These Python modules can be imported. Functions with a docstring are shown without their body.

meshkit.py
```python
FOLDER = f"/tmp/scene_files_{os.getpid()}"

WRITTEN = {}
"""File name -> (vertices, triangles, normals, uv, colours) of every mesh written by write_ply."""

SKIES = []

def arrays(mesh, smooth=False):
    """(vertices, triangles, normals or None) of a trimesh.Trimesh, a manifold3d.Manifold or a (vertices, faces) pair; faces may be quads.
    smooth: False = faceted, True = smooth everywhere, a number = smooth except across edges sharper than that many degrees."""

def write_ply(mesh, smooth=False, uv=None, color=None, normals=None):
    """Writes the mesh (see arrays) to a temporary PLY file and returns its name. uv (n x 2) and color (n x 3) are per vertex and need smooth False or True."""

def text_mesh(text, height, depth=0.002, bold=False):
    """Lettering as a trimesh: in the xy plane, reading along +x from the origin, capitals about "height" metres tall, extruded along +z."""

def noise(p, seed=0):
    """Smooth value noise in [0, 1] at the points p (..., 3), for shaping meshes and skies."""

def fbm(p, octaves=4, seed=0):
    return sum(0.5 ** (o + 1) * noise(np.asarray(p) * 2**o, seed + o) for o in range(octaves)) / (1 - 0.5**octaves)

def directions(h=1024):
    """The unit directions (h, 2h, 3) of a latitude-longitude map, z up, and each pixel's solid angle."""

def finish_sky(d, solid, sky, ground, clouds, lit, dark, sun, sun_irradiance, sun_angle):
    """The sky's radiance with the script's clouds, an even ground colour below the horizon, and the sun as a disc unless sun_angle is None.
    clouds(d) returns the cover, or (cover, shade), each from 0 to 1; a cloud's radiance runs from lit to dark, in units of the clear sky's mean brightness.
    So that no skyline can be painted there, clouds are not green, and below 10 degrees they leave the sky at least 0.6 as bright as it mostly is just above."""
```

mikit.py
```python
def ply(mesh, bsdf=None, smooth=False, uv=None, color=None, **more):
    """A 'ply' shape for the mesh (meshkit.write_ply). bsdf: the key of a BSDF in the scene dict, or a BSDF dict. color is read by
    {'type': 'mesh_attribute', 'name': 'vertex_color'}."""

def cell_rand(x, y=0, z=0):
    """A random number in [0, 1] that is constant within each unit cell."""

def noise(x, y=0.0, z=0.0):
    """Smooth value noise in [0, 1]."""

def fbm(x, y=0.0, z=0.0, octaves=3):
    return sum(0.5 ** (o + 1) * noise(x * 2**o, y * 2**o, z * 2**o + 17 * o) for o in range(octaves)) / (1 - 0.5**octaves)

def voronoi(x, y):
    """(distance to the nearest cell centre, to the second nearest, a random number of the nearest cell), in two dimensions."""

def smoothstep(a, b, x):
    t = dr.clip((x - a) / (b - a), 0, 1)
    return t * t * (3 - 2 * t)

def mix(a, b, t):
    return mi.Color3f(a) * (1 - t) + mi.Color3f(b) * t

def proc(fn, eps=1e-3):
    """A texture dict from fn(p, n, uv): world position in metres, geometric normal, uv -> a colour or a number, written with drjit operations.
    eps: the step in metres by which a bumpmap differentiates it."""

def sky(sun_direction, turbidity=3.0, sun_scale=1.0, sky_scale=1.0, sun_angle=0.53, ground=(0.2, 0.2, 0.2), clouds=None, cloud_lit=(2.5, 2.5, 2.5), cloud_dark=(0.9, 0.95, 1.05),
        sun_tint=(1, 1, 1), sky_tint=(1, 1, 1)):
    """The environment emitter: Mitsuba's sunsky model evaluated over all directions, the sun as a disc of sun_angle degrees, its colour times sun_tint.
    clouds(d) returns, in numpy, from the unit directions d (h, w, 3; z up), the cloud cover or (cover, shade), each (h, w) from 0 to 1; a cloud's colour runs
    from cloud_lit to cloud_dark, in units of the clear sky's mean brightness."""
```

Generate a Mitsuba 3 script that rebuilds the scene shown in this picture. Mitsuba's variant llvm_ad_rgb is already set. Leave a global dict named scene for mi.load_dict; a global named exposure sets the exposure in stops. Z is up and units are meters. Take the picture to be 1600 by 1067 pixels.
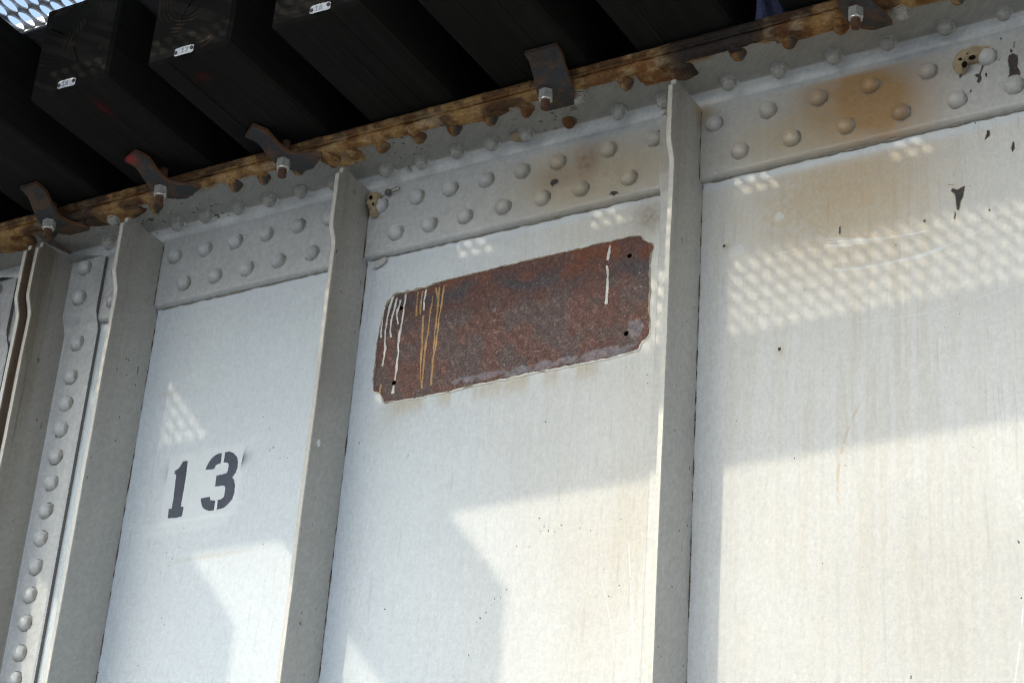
import math, random
import numpy as np
import trimesh
import drjit as dr
import mitsuba as mi
import mikit, meshkit
from mikit import proc, ply, noise, fbm, voronoi, smoothstep, mix, cell_rand
from shapely.geometry import Polygon, Point, box as sbox

T = mi.ScalarTransform4f
scene, labels = {}, {}
rng = np.random.default_rng(7)

# ------------------------------------------------------------------ camera, sky, exposure
EYE = np.array([0.0, -3.28, -2.492])
FWD = np.array([-0.46620554, 0.75373925, 0.46317334])
UP = np.array([0.17603372, -0.43404576, 0.88352499])
scene['camera'] = {'type': 'perspective', 'fov': 27.136, 'fov_axis': 'x', 'near_clip': 0.05, 'far_clip': 2000.0,
                   'to_world': T().look_at(origin=EYE.tolist(), target=(EYE + FWD).tolist(), up=UP.tolist())}
def haze(d):
    """Even thin white haze that thickens towards the horizon all round."""
    e = np.degrees(np.arcsin(np.clip(d[..., 2], 0, 1)))
    return 0.06 + 0.78 * np.exp(-e / 9.0)


SUN = (-0.49, -1.0, 0.58)
scene['sky_light'] = mikit.sky(SUN, turbidity=5.5, sun_scale=0.122, sky_scale=1.0, sun_angle=0.58, ground=(0.22, 0.21, 0.19), sun_tint=(0.84, 0.99, 1.2), sky_tint=(0.915, 0.985, 1.115),
                               clouds=haze, cloud_lit=(2.6, 2.7, 2.85), cloud_dark=(1.6, 1.65, 1.75))
exposure = 3.36

# ------------------------------------------------------------------ outlines of the marks on the girder, (x, z) in metres
STENCIL = [[(-2.8722, -0.7438), (-2.8727, -0.7219), (-2.865, -0.7218), (-2.8642, -0.7016), (-2.8671, -0.6413), (-2.8683, -0.6392), (-2.8723, -0.6386), (-2.8732, -0.6315), (-2.8636, -0.6268), (-2.8581, -0.6192), (-2.8536, -0.6105), (-2.8409, -0.6113), (-2.8388, -0.6449), (-2.8403, -0.7213), (-2.8326, -0.7225), (-2.8325, -0.7291), (-2.8335, -0.745), (-2.8465, -0.7462)], [(-2.787, -0.6417), (-2.7834, -0.6314), (-2.7778, -0.6208), (-2.7686, -0.6124), (-2.7586, -0.6084), (-2.7474, -0.6084), (-2.7467, -0.6328), (-2.7555, -0.6332), (-2.7603, -0.6361), (-2.7616, -0.644), (-2.7729, -0.6434)], [(-2.739, -0.6079), (-2.7269, -0.6081), (-2.7144, -0.6139), (-2.7048, -0.6239), (-2.6998, -0.6359), (-2.6987, -0.649), (-2.7013, -0.6624), (-2.7091, -0.6722), (-2.7027, -0.6797), (-2.6984, -0.6932), (-2.6978, -0.7098), (-2.7007, -0.724), (-2.7094, -0.7345), (-2.7207, -0.7419), (-2.7309, -0.7434), (-2.7388, -0.7433), (-2.7399, -0.7207), (-2.7305, -0.7203), (-2.725, -0.7157), (-2.7235, -0.7058), (-2.7246, -0.6928), (-2.7273, -0.6891), (-2.7338, -0.6877), (-2.7443, -0.6879), (-2.7529, -0.6869), (-2.7534, -0.6609), (-2.7404, -0.6608), (-2.7279, -0.66), (-2.7241, -0.6551), (-2.7233, -0.6431), (-2.7259, -0.6362), (-2.7335, -0.6325), (-2.7387, -0.6328)], [(-2.7874, -0.7097), (-2.7633, -0.7097), (-2.7614, -0.7174), (-2.7547, -0.7197), (-2.7467, -0.7215), (-2.7471, -0.7439), (-2.7591, -0.7433), (-2.7715, -0.7384), (-2.7803, -0.7301), (-2.7852, -0.7201)]]
PLATE = [(-2.3605, -0.3582), (-2.3573, -0.3431), (-2.356, -0.3261), (-2.3446, -0.3112), (-2.3328, -0.2995), (-2.2965, -0.3025), (-2.2562, -0.3001), (-2.2007, -0.2933), (-2.1372, -0.2932), (-2.1058, -0.2923), (-2.0437, -0.2906), (-1.967, -0.2908), (-1.8916, -0.2894), (-1.8173, -0.2881), (-1.766, -0.2878), (-1.7412, -0.2905), (-1.7348, -0.3025), (-1.7258, -0.3106), (-1.7126, -0.3166), (-1.7093, -0.3264), (-1.7172, -0.341), (-1.7184, -0.3808), (-1.715, -0.4256), (-1.7162, -0.4617), (-1.7117, -0.4988), (-1.712, -0.5246), (-1.7187, -0.5332), (-1.7283, -0.5384), (-1.7345, -0.5557), (-1.7598, -0.5579), (-1.8024, -0.5611), (-1.8382, -0.5613), (-1.8744, -0.5615), (-1.9329, -0.5604), (-1.9921, -0.5608), (-2.0519, -0.5626), (-2.1126, -0.563), (-2.1739, -0.5664), (-2.2362, -0.5668), (-2.2916, -0.5656), (-2.3319, -0.5613), (-2.3417, -0.546), (-2.3476, -0.5374), (-2.363, -0.53), (-2.3654, -0.4962), (-2.366, -0.4502), (-2.3671, -0.4268), (-2.3649, -0.404), (-2.3627, -0.3811)]
PLATE_HOLES = [(-2.3138, -0.3395), (-2.3113, -0.5192), (-1.7652, -0.3335), (-1.7639, -0.5119)]
DRIPS = [('w', [(-2.357, -0.3285), (-2.3594, -0.3427), (-2.3593, -0.3701), (-2.3584, -0.3898), (-2.3574, -0.4036)]), ('w', [(-2.3369, -0.3061), (-2.3428, -0.3265), (-2.3459, -0.3533), (-2.3474, -0.3842), (-2.3449, -0.4235), (-2.3434, -0.4276), (-2.3447, -0.46), (-2.3456, -0.4733)]), ('w', [(-2.3269, -0.3131), (-2.3321, -0.3484), (-2.3354, -0.3731), (-2.3342, -0.3927), (-2.3306, -0.407)]), ('w', [(-2.316, -0.3194), (-2.3196, -0.3334), (-2.3227, -0.3503), (-2.3204, -0.3625), (-2.3165, -0.3789)]), ('w', [(-2.3041, -0.3072), (-2.3058, -0.3382), (-2.3072, -0.3711), (-2.3097, -0.4035), (-2.3107, -0.4303), (-2.3084, -0.4422), (-2.3069, -0.4502), (-2.3088, -0.4651), (-2.3084, -0.4956), (-2.3093, -0.5143)]), ('w', [(-2.311, -0.5253), (-2.3114, -0.545)]), ('t', [(-2.2736, -0.3078), (-2.2737, -0.3352), (-2.2711, -0.3688)]), ('t', [(-2.2624, -0.3082), (-2.2632, -0.3393), (-2.2625, -0.3648)]), ('w', [(-2.2525, -0.3064), (-2.2556, -0.3351), (-2.2539, -0.3569)]), ('t', [(-2.2528, -0.3706), (-2.2524, -0.4035), (-2.2493, -0.4424), (-2.2487, -0.4673), (-2.2462, -0.5093), (-2.2393, -0.5461)]), ('t', [(-2.2343, -0.3269), (-2.2365, -0.3644), (-2.2371, -0.4066), (-2.2402, -0.4442), (-2.2399, -0.4652), (-2.2402, -0.501), (-2.2397, -0.533)]), ('t', [(-2.2282, -0.3077), (-2.2203, -0.3367), (-2.2188, -0.3719), (-2.2201, -0.4177), (-2.2183, -0.4637), (-2.218, -0.477), (-2.217, -0.5054), (-2.2171, -0.5428)]), ('t', [(-2.22, -0.3095), (-2.2189, -0.3409), (-2.2183, -0.3565)]), ('t', [(-2.2084, -0.3061), (-2.2103, -0.3466), (-2.2131, -0.3885), (-2.2138, -0.4304), (-2.2141, -0.457), (-2.2157, -0.4604), (-2.2178, -0.4695)]), ('t', [(-2.344, -0.5182), (-2.3447, -0.5379)]), ('w', [(-1.8121, -0.2999), (-1.8122, -0.315), (-1.8149, -0.3323)]), ('w', [(-1.8163, -0.3461), (-1.8128, -0.3637), (-1.8126, -0.3917), (-1.8132, -0.4285), (-1.812, -0.4351)])]
CHIPS_LEG = [[(-0.9637, -0.0829), (-0.9545, -0.0806), (-0.9458, -0.0897), (-0.9466, -0.1077), (-0.9488, -0.112), (-0.942, -0.1304), (-0.9442, -0.1347), (-0.9538, -0.1312), (-0.9684, -0.1328), (-0.964, -0.1258), (-0.9647, -0.1075), (-0.9662, -0.0938)], [(-0.9546, -0.0664), (-0.952, -0.053), (-0.9507, -0.0567), (-0.953, -0.071)], [(-0.961, -0.0687), (-0.9556, -0.0744), (-0.9579, -0.0796), (-0.9613, -0.0761)], [(-1.0619, -0.1022), (-1.0561, -0.1013), (-1.0577, -0.1067), (-1.0613, -0.1081)], [(-1.0588, -0.0939), (-1.0557, -0.0864), (-1.0511, -0.091), (-1.0539, -0.0994)], [(-1.0315, -0.1091), (-1.0258, -0.1074), (-1.0223, -0.1092), (-1.0199, -0.1016), (-1.016, -0.0902), (-1.0125, -0.0921), (-1.0157, -0.1028), (-1.0203, -0.1115), (-1.0173, -0.1173), (-1.0186, -0.1252), (-1.0237, -0.1304), (-1.0278, -0.1267), (-1.0261, -0.1165), (-1.0295, -0.113)], [(-1.0111, -0.1124), (-1.0075, -0.1101), (-1.0071, -0.1193), (-1.0104, -0.1201)], [(-1.0433, -0.1464), (-1.0405, -0.1389), (-1.038, -0.1445)], [(-0.9795, -0.0381), (-0.976, -0.0383), (-0.9761, -0.0424), (-0.979, -0.0429)], [(-0.9843, -0.0894), (-0.9813, -0.0861), (-0.9811, -0.0886), (-0.9836, -0.0907)], [(-1.9563, -0.1222), (-1.9507, -0.1146), (-1.9404, -0.1146), (-1.934, -0.1197), (-1.9369, -0.127), (-1.9446, -0.1287), (-1.9476, -0.1351), (-1.9514, -0.1306)], [(-1.8128, -0.1853), (-1.8058, -0.1785), (-1.7926, -0.1825), (-1.7877, -0.1914), (-1.7942, -0.1879), (-1.7995, -0.1924), (-1.8072, -0.1867)]]
CHIPS_WEB = [[(-1.0902, -0.3456), (-1.0879, -0.339), (-1.0804, -0.3441), (-1.0769, -0.3441), (-1.0692, -0.3413), (-1.0628, -0.3397), (-1.0661, -0.3547), (-1.067, -0.3624), (-1.0722, -0.3721), (-1.073, -0.3782), (-1.0762, -0.3908), (-1.0802, -0.3875), (-1.0819, -0.3714), (-1.0835, -0.3536)], [(-1.0845, -0.3911), (-1.0826, -0.3963), (-1.0823, -0.4011), (-1.085, -0.4075), (-1.0871, -0.4077), (-1.0855, -0.4003)], [(-1.0201, -0.4019), (-1.0173, -0.401), (-1.0161, -0.4047), (-1.0189, -0.4068)], [(-1.1462, -0.3953), (-1.1406, -0.3959), (-1.1399, -0.3984), (-1.1428, -0.3985), (-1.1414, -0.402), (-1.1449, -0.3996)], [(-1.0968, -0.3294), (-1.0912, -0.3314), (-1.0828, -0.3316), (-1.0913, -0.332)], [(-1.0228, -0.25), (-1.0183, -0.2368), (-1.0165, -0.2283), (-1.0119, -0.2295), (-1.0114, -0.2422), (-1.0171, -0.2461)], [(-0.9723, -0.2792), (-0.9693, -0.2668), (-0.9658, -0.2702), (-0.9657, -0.2827), (-0.9696, -0.2894), (-0.9719, -0.2863)], [(-1.0406, -0.2038), (-1.0375, -0.2046), (-1.0376, -0.2075), (-1.0404, -0.2068)], [(-1.3143, -0.3844), (-1.3133, -0.3704), (-1.3103, -0.3693), (-1.3104, -0.3835), (-1.3127, -0.3891)], [(-1.4382, -0.6099), (-1.4357, -0.6063), (-1.4304, -0.6087), (-1.4316, -0.6153), (-1.4369, -0.6156)], [(-1.5588, -0.3577), (-1.5567, -0.3545), (-1.5523, -0.3565), (-1.5531, -0.3599), (-1.5574, -0.3608)], [(-0.9935, -1.0639), (-0.9909, -1.0652), (-0.9884, -1.0702), (-0.9911, -1.0699)], [(-1.1872, -1.2884), (-1.1866, -1.2814), (-1.1846, -1.2824), (-1.185, -1.2886)]]
SPECKS = [(-2.3838, -0.6471), (-2.2575, -0.6957), (-2.5867, -0.6485), (-2.6166, -0.6228), (-2.6088, -0.6184), (-2.5668, -0.6499), (-2.6477, -0.5382), (-2.6257, -0.5705), (-1.9351, -0.8834), (-1.9231, -0.9019), (-1.9125, -0.9119), (-1.8995, -0.9171), (-1.9296, -0.9111), (-1.8432, -0.9166), (-1.8194, -0.9261), (-1.9812, -0.9351), (-1.9543, -0.9406), (-1.73, -1.0358), (-1.7522, -1.0463), (-1.786, -1.0081), (-1.773, -1.0652), (-1.8842, -0.9043), (-2.8216, -0.7736), (-2.8279, -0.8185), (-2.8598, -0.8248), (-2.8407, -0.8437), (-2.8477, -0.8579), (-2.8553, -0.8852), (-2.8461, -0.9768), (-2.8358, -0.9931), (-2.8582, -1.0681), (-2.8903, -1.0776), (-2.6894, -1.1146), (-2.5943, -1.0728), (-2.9976, -1.0805), (-1.9965, -1.0235), (-2.0092, -1.0377), (-2.0217, -1.0384), (-2.0287, -1.0516), (-2.0394, -1.0646), (-2.0511, -1.074), (-2.0593, -1.0821), (-2.0702, -1.1472), (-2.2757, -1.028), (-1.0181, -0.4034), (-1.2008, -0.437), (-1.2701, -0.4219), (-1.3837, -0.4942), (-1.0859, -0.3097), (-1.0537, -0.3432), (-1.402, -0.8437), (-1.0644, -0.878), (-1.3038, -0.8739), (-1.2701, -1.0752), (-0.9908, -1.1681), (-1.7594, -0.5871), (-1.7133, -0.6125), (-1.7114, -0.6321), (-1.9357, -0.6757), (-1.6446, -0.5537)]
SCRATCH = [[-1.2388, 0.5808, -0.098, -0.416, -1.3447, -1.1308], [-1.1708, 0.8661, 0.0906, -0.4705, -1.3284, -1.0178], [-1.1339, 0.6319, 0.0461, -0.5921, -1.2838, -0.9606], [-1.4253, 1.0929, 0.0168, -0.402, -1.4476, -1.4008]]
SCRATCH_V = [[-1.1154, -0.5811, -0.2236, -1.7677, -1.2346, -1.0107], [-1.0783, 0.018, -0.0978, -1.7255, -1.2388, -0.9229], [-1.2482, -0.42, 0.1541, -0.9968, -1.3129, -1.1756], [-0.8464, 1.757, 0.2307, -1.3104, -0.9631, -0.7409]]

# ------------------------------------------------------------------ helpers
def add(key, mesh, bsdf, smooth=False, label=None, cat=None, group=None, kind=None, **more):
    scene[key] = ply(mesh, bsdf, smooth=smooth, **more)
    tag(key, label, cat, group, kind)
    return key


def tag(key, label=None, cat=None, group=None, kind=None):
    d = {k: v for k, v in (('label', label), ('category', cat), ('group', group), ('kind', kind)) if v}
    if d:
        labels[key] = d


COUNT = {}


def num(base):
    """base, base_001, base_002 ..."""
    n = COUNT.get(base, 0)
    COUNT[base] = n + 1
    return base if n == 0 else f'{base}_{n:03d}'


def grid_mesh(P, closed=False):
    """P (nu, nv, 3) -> quads; closed joins the last v to the first."""
    nu, nv = P.shape[:2]
    i, j = np.meshgrid(np.arange(nu - 1), np.arange(nv if closed else nv - 1), indexing='ij')
    j2 = (j + 1) % nv
    q = np.stack([i * nv + j, (i + 1) * nv + j, (i + 1) * nv + j2, i * nv + j2], -1).reshape(-1, 4)
    return P.reshape(-1, 3), q


def sweep(profiles, caps=True):
    """profiles (n, m, 3): closed sections joined, ends fanned shut."""
    P = np.asarray(profiles, float)
    v, q = grid_mesh(P, True)
    f = np.vstack([q[:, [0, 1, 2]], q[:, [0, 2, 3]]])
    m = P.shape[1]
    if caps:
        c0, c1 = P[0].mean(0), P[-1].mean(0)
        v = np.vstack([v, c0, c1])
        a = np.arange(m)
        b = (a + 1) % m
        o = (len(P) - 1) * m
        f = np.vstack([f, np.stack([np.full(m, len(v) - 2), a, b], 1), np.stack([np.full(m, len(v) - 1), o + b, o + a], 1)])
    t = trimesh.Trimesh(v, f, process=False)
    trimesh.repair.fix_normals(t)
    return t


def bevel_box(x0, x1, y0, y1, z0, z1, c=0.004):
    import manifold3d as m3
    pts = []
    for dx, dy, dz in ((c, c, 0), (c, 0, c), (0, c, c)):
        for sx in (0, 1):
            for sy in (0, 1):
                for sz in (0, 1):
                    pts.append(((x1 - dx) if sx else (x0 + dx), (y1 - dy) if sy else (y0 + dy), (z1 - dz) if sz else (z0 + dz)))
    m = m3.Manifold.hull_points(np.array(pts)).to_mesh()
    return trimesh.Trimesh(m.vert_properties[:, :3], m.tri_verts, process=False)


def lathe(prof, n=24):
    """prof: (r, h) from the rim to the tip; axis +z."""
    a = np.linspace(0, 2 * np.pi, n, endpoint=False)
    P = np.array([[(r * np.cos(t), r * np.sin(t), h) for t in a] for r, h in prof])
    return sweep(P)


def tube(path, radii, n=8, flat=1.0, normal=(0, -1, 0)):
    """A tube round a 3-D path; flat squeezes it along `normal`."""
    path = np.asarray(path, float)
    radii = np.broadcast_to(radii, len(path))
    d = np.gradient(path, axis=0)
    d /= np.linalg.norm(d, axis=1, keepdims=True) + 1e-12
    nn = np.asarray(normal, float)
    a = np.linspace(0, 2 * np.pi, n, endpoint=False)
    S = []
    for p, t, r in zip(path, d, radii):
        u = np.cross(t, nn)
        u /= np.linalg.norm(u) + 1e-12
        w = np.cross(u, t)
        S.append(p + r * (np.cos(a)[:, None] * u + flat * np.sin(a)[:, None] * w))
    return sweep(np.array(S))


def plate_xz(poly, y_front, y_back):
    """A shapely polygon in (x, z) extruded between two y; faces towards -y."""
    m = trimesh.creation.extrude_polygon(poly, abs(y_back - y_front), engine='earcut')
    v = np.array(m.vertices)
    m = trimesh.Trimesh(np.stack([v[:, 0], y_back - v[:, 2], v[:, 1]], 1), m.faces, process=False)
    return m


def dense(pts, step, amp=0.0, freq=200.0, seed=0, closed=True):
    """Resample a polyline and roughen it."""
    p = np.asarray(pts, float)
    if closed:
        p = np.vstack([p, p[:1]])
    L = np.r_[0, np.cumsum(np.linalg.norm(np.diff(p, axis=0), axis=1))]
    n = max(int(L[-1] / step), 4)
    s = np.linspace(0, L[-1], n, endpoint=not closed)
    q = np.stack([np.interp(s, L, p[:, k]) for k in range(2)], 1)
    if amp:
        h = np.stack([q[:, 0] * freq, q[:, 1] * freq, np.zeros(len(q))], 1)
        q += amp * 2 * np.stack([meshkit.fbm(h, 3, seed) - .5, meshkit.fbm(h, 3, seed + 9) - .5], 1)
    return q


# ------------------------------------------------------------------ materials
def blob(x, z, cx, cz, sx, sz):
    return dr.exp(-dr.square((x - cx) / sx) - dr.square((z - cz) / sz))


def bsdf(name, color, rough=0.6, spec=0.35, metallic=0.0, bump=None, scale=0.0005, eps=1e-3, two=False):
    b = {'type': 'principled', 'base_color': proc(color) if callable(color) else {'type': 'rgb', 'value': list(color)},
         'roughness': proc(rough) if callable(rough) else rough, 'specular': spec, 'metallic': metallic}
    if bump is not None:
        b = {'type': 'bumpmap', 'height': proc(bump, eps), 'scale': scale, 'bsdf': b}
    scene[name] = {'type': 'twosided', 'bsdf': b} if two else b
    return name


def grime(p):
    """(speckle, vertical streaks, soft patches) of weathered grey paint."""
    x, y, z = p.x, p.y, p.z
    s = noise(x * 420 + y * 300, z * 420, y * 200)
    s2 = noise(x * 150 + y * 130, z * 150 - y * 90, 3.0)
    streak = fbm((x + y) * 95, z * 5, 1.0, 3)
    soft = fbm(x * 5 + y * 4, z * 4, 7.0, 3)
    return s, s2, streak, soft


GREY = (0.54, 0.545, 0.54)
TAN = (0.475, 0.40, 0.285)
RUST = (0.20, 0.085, 0.035)


def web_color(p, n, uv):
    x, z = p.x, p.z
    s, s2, streak, soft = grime(p)
    fine = fbm(x * 260, z * 80, 2.0, 2)
    # soot and rust wash that came down with the rain, heaviest in the right-hand panel
    side = smoothstep(-2.40, -1.75, x)
    tan = side * (0.12 + 0.09 * smoothstep(0.40, 0.75, streak))
    tan += 0.85 * blob(x, z, -1.29, -0.31, 0.19, 0.17) * (0.55 + 0.45 * s2 + 0.35 * (fine - 0.5)) * smoothstep(-0.212, -0.240, z + 0.02 * (soft - 0.5))
    tan += 0.30 * blob(x, z, -1.45, -0.30, 0.12, 0.09) * s2 + 0.35 * blob(x, z, -1.82, -0.255, 0.12, 0.03) * s2
    tan += 0.18 * blob(x, z, -1.27, -0.52, 0.14, 0.30) * smoothstep(0.3, 0.75, streak)
    tan += 0.10 * smoothstep(-1.60, -1.2, x) * smoothstep(-0.85, -1.1, z) + 0.05 * blob(x, z, -1.27, -1.0, 0.25, 0.40) * smoothstep(0.35, 0.75, streak)
    tan += 0.22 * blob(x, z, -1.73, -0.93, 0.05, 0.13) * smoothstep(0.3, 0.7, soft)
    tan += 0.22 * blob(x, z, -1.85, -1.05, 0.12, 0.20) * smoothstep(0.35, 0.7, soft)
    under = smoothstep(-2.34, -2.28, x) * (1 - smoothstep(-1.78, -1.73, x))
    tan += 0.60 * under * smoothstep(-0.615, -0.568, z) * (1 - smoothstep(-0.565, -0.56, z)) * smoothstep(0.35, 0.7, fbm(x * 28, 0.0, 5.0, 3))
    tan += 0.2 * blob(x, z, -2.31, -0.60, 0.05, 0.05)
    tan += 0.30 * blob(x, z, -2.74, -0.85, 0.10, 0.006) + 0.35 * blob(x, z, -2.90, -0.43, 0.05, 0.008) * smoothstep(0.3, 0.6, soft)
    tan += 0.6 * blob(x, z, -1.5495, -0.361, 0.007, 0.007) + 0.4 * blob(x, z, -1.432, -0.616, 0.006, 0.012)
    c = mix(mix((0.60, 0.64, 0.665), (0.645, 0.642, 0.622), side), TAN, dr.clip(tan, 0, 0.85))
    c = mix(c, (0.50, 0.355, 0.20), 0.60 * blob(x, z, -1.28, -0.28, 0.14, 0.13) * (0.6 + 0.4 * s2) * (1 - smoothstep(-0.222, -0.212, z)))
    c = c * (0.965 + 0.07 * s2) * (0.95 + 0.10 * s) * (0.955 + 0.09 * soft) * (0.955 + 0.09 * fine)
    c = c * (1 - 0.11 * smoothstep(-1.5, -1.15, x) * smoothstep(-0.88, -1.12, z))
    clean = smoothstep(-0.226, -0.214, z + 0.012 * (soft - 0.5) + 0.006 * (s2 - 0.5))
    c = mix(c, (0.60, 0.64, 0.68), 0.55 * clean)
    # thin dark runs
    run = smoothstep(0.70, 0.86, fbm(x * 160, z * 9, 12.0, 2)) * (0.25 + 0.75 * smoothstep(0.45, 0.7, soft))
    c = c * (1 - 0.09 * run)
    # brown smudge beside the third stiffener
    c = mix(c, (0.20, 0.16, 0.11), 0.75 * blob(x, z, -1.725, -0.250, 0.040, 0.045) * (0.55 + 0.45 * s2))
    # fresh rectangle of lighter paint behind the stencilled number, and a bar under it
    j = 0.004 * (noise(x * 60, z * 60, 4.0) - 0.5)
    r = smoothstep(-2.898, -2.888, x + j) * (1 - smoothstep(-2.689, -2.683, x + j)) * smoothstep(-0.767, -0.757, z + j) * (1 - smoothstep(-0.60, -0.585, z + j))
    bar = smoothstep(-2.94, -2.93, x + j) * (1 - smoothstep(-2.71, -2.695, x + j)) * smoothstep(-0.792, -0.776, z + j) * (1 - smoothstep(-0.755, -0.748, z + j))
    c = mix(c, (0.70, 0.73, 0.745), 0.60 * r * (0.6 + 0.4 * soft) + 0.70 * bar * (0.5 + 0.5 * s2))
    # overspray outside the edge of the stencil sheet
    over = smoothstep(-2.6895, -2.6880, x - 0.09 * (z + 0.63)) * dr.exp(-dr.maximum(x + 2.689, 0) / 0.012) * blob(0.0, z, 0.0, -0.631, 1.0, 0.017)
    over += 0.30 * (1 - smoothstep(-2.893, -2.891, x)) * dr.exp(-dr.maximum(-2.892 - x, 0) / 0.010) * blob(0.0, z, 0.0, -0.632, 1.0, 0.022)
    c = mix(c, (0.06, 0.07, 0.10), 0.95 * dr.clip(over * 1.3, 0, 1) * (0.75 + 0.25 * s))
    # scratches and scuffs down to pale paint
    w = mi.Float(0)
    for k, (m, a, b, d, lo, hi) in enumerate(SCRATCH):
        t = x - m
        q = a * t * t + b * t + d
        along = dr.clip((x - lo) / (hi - lo), 0, 1)
        half = (0.0095 * (1 - smoothstep(0.1, 0.75, along)) + 0.002, 0.0012 + 0.004 * dr.exp(-dr.square((along - 0.62) / 0.2)) + 0.002 * (1 - along), 0.0011 + 0.0025 * along, 0.003)[k]
        brush = smoothstep(0.34, 0.62, noise((z - q) * 900 + k, x * 14, 4.0))
        w = dr.maximum(w, (1 - smoothstep(0.75, 1.0, dr.abs(z - q) / half)) * brush * smoothstep(0.0, 0.05, along) * (1 - smoothstep(0.9, 1.0, along)) * (0.95, 1.0, 0.6, 0.5)[k])
    for k, (m, a, b, d, lo, hi) in enumerate(SCRATCH_V[:3]):
        t = z - m
        q = a * t * t + b * t + d
        along = dr.clip((z - lo) / (hi - lo), 0, 1)
        w = dr.maximum(w, (1 - smoothstep(0.6, 1.0, dr.abs(x - q) / 0.0016)) * smoothstep(0.2, 0.5, noise(x * 300, z * 60, 8.0)) * (1 - smoothstep(0.85, 1.0, along)) * (0.7, 0.8, 0.9)[k])
    patch = blob(x, z, -1.4385, -0.318, 0.012, 0.012) + 0.7 * blob(x, z, -1.527, -0.375, 0.03, 0.02) + 0.6 * blob(x, z, -0.985, -1.00, 0.020, 0.06) * smoothstep(0.5, 0.62, noise(x * 220, z * 160, 6.0))
    patch += 0.8 * blob(x, z, -1.71, -1.28, 0.022, 0.09) * smoothstep(0.3, 0.6, fine) + 0.5 * blob(x, z, -1.98, -0.95, 0.03, 0.006)
    w = dr.maximum(w, 0.6 * smoothstep(0.35, 0.6, patch * (0.6 + 0.6 * s2)))
    c = mix(c, (0.72, 0.74, 0.75), dr.clip(w, 0, 1) * 0.75)
    d = z - (SCRATCH_V[3][1] * dr.square(z - SCRATCH_V[3][0]))
    q = SCRATCH_V[3][1] * dr.square(z - SCRATCH_V[3][0]) + SCRATCH_V[3][2] * (z - SCRATCH_V[3][0]) + SCRATCH_V[3][3]
    rr = (1 - smoothstep(0.4, 1.0, dr.abs(x - q) / 0.004)) * smoothstep(-0.97, -0.93, z) * (1 - smoothstep(-0.76, -0.74, z)) * smoothstep(0.25, 0.6, s2)
    c = mix(c, (0.52, 0.36, 0.22), 0.45 * rr)
    return c


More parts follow.
